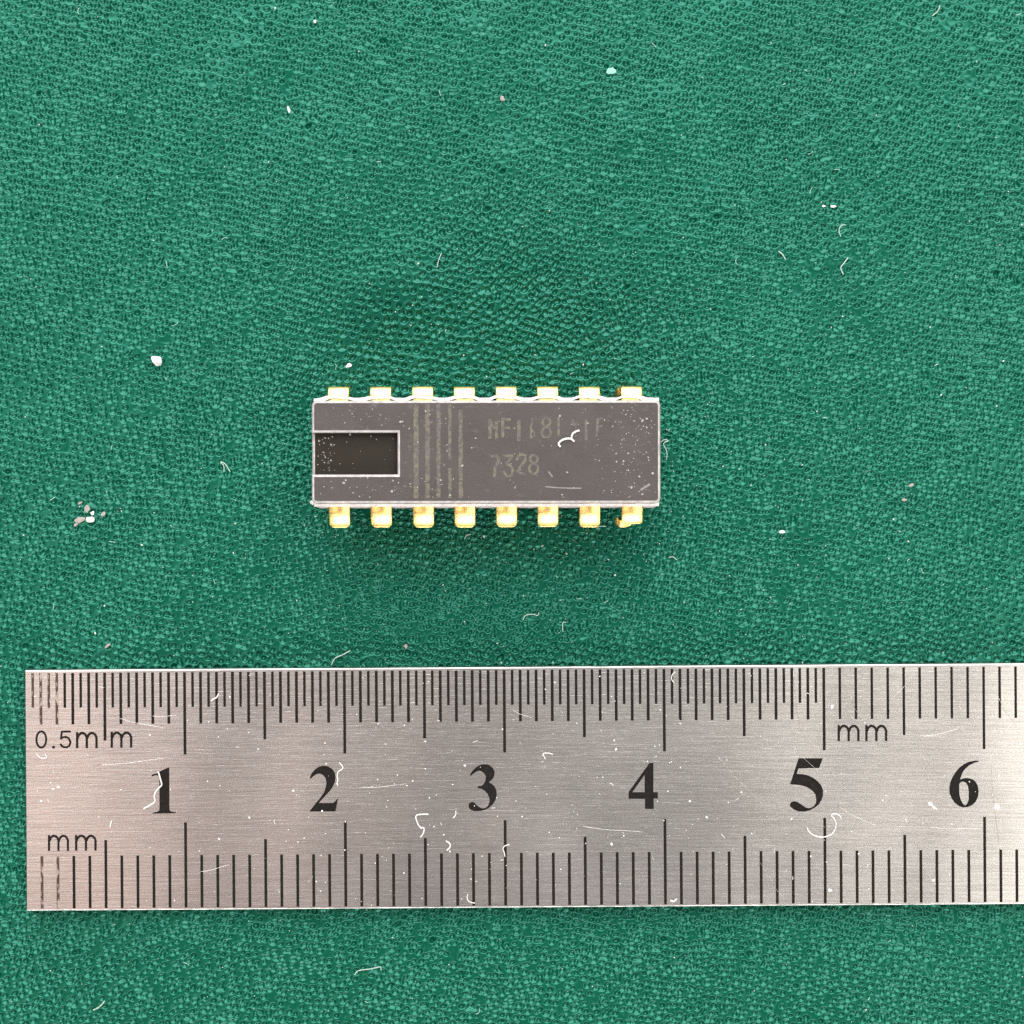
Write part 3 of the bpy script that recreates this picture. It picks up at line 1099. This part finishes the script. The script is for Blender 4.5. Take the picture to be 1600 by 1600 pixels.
crumb("upper of the two pale grey crumbs on leather at the right above the ruler", [(1424, 758, 4, 3, 0.4, 40)], 'leather', M_GREYCRUMB)
crumb("bright white chip of grit on steel left of the numeral 6", [(1453.5, 1256, 4.6, 3.2, 0.6, -35), (1460, 1262, 5.0, 1.8, 0.3, -30)], 'ruler')
crumb("triangular white flake on steel right of the numeral 6", [(1557.5, 1261, 4.5, 4.5, 0.3, 0)], 'ruler')
crumb("white flake on steel above the right hand lettering", [(1300, 1104.5, 2.6, 4.2, 0.6, -10)], 'ruler')
crumb("pair of white flakes among the lower ticks near the 5 centimetre tick", [(1297, 1391, 3.6, 2.4, 0.5, 0)], 'ruler')
crumb("white patch of dust on steel left of the numeral 1", [(91, 1230, 3, 2.2, 0.4, 0), (83, 1233, 2.6, 1.6, 0.3, 20), (79, 1223, 2.0, 1.2, 0.3, 50)], 'ruler', M_DUST)
crumb("small pink grey crumb on leather above the ruler below the chip", [(634, 1010, 3.5, 4, 0.6, 0)], 'leather', M_GREYCRUMB)


# uncountable dust: one object for each surface it lies on
ICO_V = None


def grains(name, label, pts, mat):
    global ICO_V
    bm = bmesh.new(); bmesh.ops.create_icosphere(bm, subdivisions=1, radius=1.0)
    bm.verts.ensure_lookup_table()
    bv = np.array([v.co[:] for v in bm.verts]); bf = np.array([[v.index for v in f.verts] for f in bm.faces])
    bm.free()
    n = len(pts)
    V = np.zeros((n, len(bv), 3)); F = np.zeros((n, len(bf), 3), int)
    for k, (x, y, z, rx, ry, rz, a) in enumerate(pts):
        q = bv * rng.uniform(0.75, 1.2, (len(bv), 1)) * np.array([rx, ry, rz])
        ca, sa = math.cos(a), math.sin(a)
        V[k, :, 0] = q[:, 0] * ca - q[:, 1] * sa + x
        V[k, :, 1] = q[:, 0] * sa + q[:, 1] * ca + y
        V[k, :, 2] = q[:, 2] + z
        F[k] = bf + k * len(bv)
    me_ = bpy.data.meshes.new(name)
    me_.from_pydata(V.reshape(-1, 3).tolist(), [], F.reshape(-1, 3).tolist())
    me_.update()
    o = link(name, me_, mat)
    return tag(o, label, "dust", None, "stuff")


pts = []
for _ in range(1500):
    # thicker in the middle of the mat than along its rim
    if random.random() < 0.55:
        x, y = random.gauss(0.3, 1.3), random.gauss(-0.2, 1.0)
    else:
        x, y = random.uniform(-3.3, 3.3), random.uniform(-3.3, 3.3)
    if abs(x) > 3.4 or abs(y) > 3.4: continue
    r = min(0.0022 * math.exp(random.gauss(0, 0.42)), 0.007)
    pts.append((x, y, hz(x, y) + r * 0.5, r * random.uniform(0.8, 1.8), r, r * 0.8, random.uniform(0, 6.28)))
grains("dust", "fine pale dust specks scattered all over the green leather", pts, M_DUST)

pts = []
for _ in range(420):
    u, v = random.uniform(0.03, 6.5), -random.uniform(0.02, R_W - 0.02)
    if random.random() < 0.35: u = random.gauss(3.0, 0.9)
    if not 0.02 < u < 7: continue
    x = R0.x + u * math.cos(R_ANG) - v * math.sin(R_ANG)
    y = R0.y + u * math.sin(R_ANG) + v * math.cos(R_ANG)
    r = min(0.0024 * math.exp(random.gauss(0, 0.5)), 0.008)
    pts.append((x, y, RULER_Z + r * 0.35, r * random.uniform(0.8, 1.6), r, r * 0.5, random.uniform(0, 6.28)))
grains("dust", "white dust specks scattered over the steel ruler", pts, M_CRUMB)

pts = []
while len(pts) < 400:
    s = random.random()
    if s < 0.40: px, py = random.gauss(1000, 26), random.uniform(632, 778)
    elif s < 0.62: px, py = random.gauss(610, 60), random.choice((random.uniform(632, 672), random.uniform(744, 778)))
    elif s < 0.72: px, py = random.gauss(510, 10), random.uniform(680, 735)
    else: px, py = random.uniform(496, 1024), random.uniform(632, 778)
    if not (496 < px < 1024 and 632 < py < 778): continue
    inn = px < 618 and 678 < py < 738
    if (px < 628 and 670 < py < 746) and not inn: continue
    z = fz if inn else LID_Z1
    v = P(px, py, z)
    r = min(0.0026 * math.exp(random.gauss(0, 0.5)), 0.009)
    pts.append((v.x, v.y, z + r * 0.3, r * random.uniform(0.8, 1.5), r, r * 0.5, random.uniform(0, 6.28)))
grains("dust", "grey dust grains stuck to the top of the ceramic chip", pts, M_CHIPDUST)

# short fine lint nobody could count
lv, lf = [], []
for _ in range(50):
    x, y = random.uniform(-3.25, 3.25), random.uniform(-3.25, 3.25)
    a, L = random.uniform(0, 6.28), random.uniform(0.015, 0.05)
    c = random.uniform(-40, 40)
    pp = []
    for k in range(6):
        pp.append((x, y)); a += c * L / 5
        x += math.cos(a) * L / 5; y += math.sin(a) * L / 5
    if max(abs(q) for p in pp for q in p) > 3.4: continue
    r = random.uniform(0.0012, 0.0020)
    vs, fs = tube_data([Vector((u, v, hz_top(u, v, 0.012) + r)) for u, v in pp], r, 4)
    b0 = len(lv)
    lv += vs; lf += [tuple(q + b0 for q in f) for f in fs]
o = from_data("fine_lint", lv, lf, M_GREENFIBRE)
tag(o, "hair thin bits of pale lint spread over the green leather", "lint", None, "stuff")

# long hairline scratches that catch the light on the blade
sv, sf = [], []
SCR = [((1300, 1208), (1352, 1262)), ((1238, 1165), (1300, 1225)), ((1330, 1088), (1345, 1128)), ((1392, 1092), (1432, 1052)),
       ((1060, 1122), (1082, 1160)), ((940, 1110), (955, 1150)), ((1120, 1180), (1195, 1262)), ((1310, 1260), (1375, 1295)),
       ((812, 1158), (826, 1196)), ((1240, 1048), (1250, 1150)), ((1450, 1292), (1540, 1296)), ((800, 1108), (832, 1124)),
       ((1440, 1150), (1500, 1140)), ((1205, 1375), (1226, 1408)), ((235, 1118), (278, 1119)), ((150, 1195), (260, 1186)),
       ((310, 1362), (360, 1352)), ((180, 1120), (260, 1140)), ((1560, 1090), (1590, 1140)), ((1548, 1180), (1560, 1330)),
       ((1180, 1330), (1202, 1372)), ((560, 1230), (640, 1226)), ((905, 1290), (1010, 1302))]
for (a_, b_) in SCR:
    p0, p1 = P(*a_, RULER_Z), P(*b_, RULER_Z)
    n_ = Vector((p1.y - p0.y, p0.x - p1.x, 0)).normalized()
    ln = [p0.lerp(p1, k / 8) + n_ * 0.006 * math.sin(k * 0.6) + Vector((0, 0, 0.0002)) for k in range(9)]
    vs, fs = tube_data(ln, 0.0011, 5)
    b0 = len(sv)
    sv += vs; sf += [tuple(q + b0 for q in f) for f in fs]
_inv = Matrix.Rotation(-R_ANG, 4, 'Z') @ Matrix.Translation((-R0.x, -R0.y, 0))
o = from_data("scratches", [_inv @ v for v in sv], sf, M_STEEL, ruler, True)
tag(o, "hairline scratches across the steel face", None, None, "stuff")
sv, sf = [], []
for _ in range(28):                          # hairline bits of lint on the ruler
    u, v = random.uniform(0.1, 6.4), -random.uniform(0.05, R_W - 0.08)
    a, L, c = random.uniform(0, 6.28), random.uniform(0.012, 0.04), random.uniform(-50, 50)
    pp = []
    for k in range(5):
        pp.append((R0.x + u * math.cos(R_ANG) - v * math.sin(R_ANG), R0.y + u * math.sin(R_ANG) + v * math.cos(R_ANG)))
        a += c * L / 4; u += math.cos(a) * L / 4; v += math.sin(a) * L / 4
    r = random.uniform(0.0012, 0.0024)
    vs, fs = tube_data([Vector((p[0], p[1], RULER_Z + r)) for p in pp], r, 4)
    b0 = len(sv)
    sv += vs; sf += [tuple(q + b0 for q in f) for f in fs]
o = from_data("fine_lint", sv, sf, M_FIBRE)
tag(o, "hair thin bits of white lint spread over the steel ruler", "lint", None, "stuff")
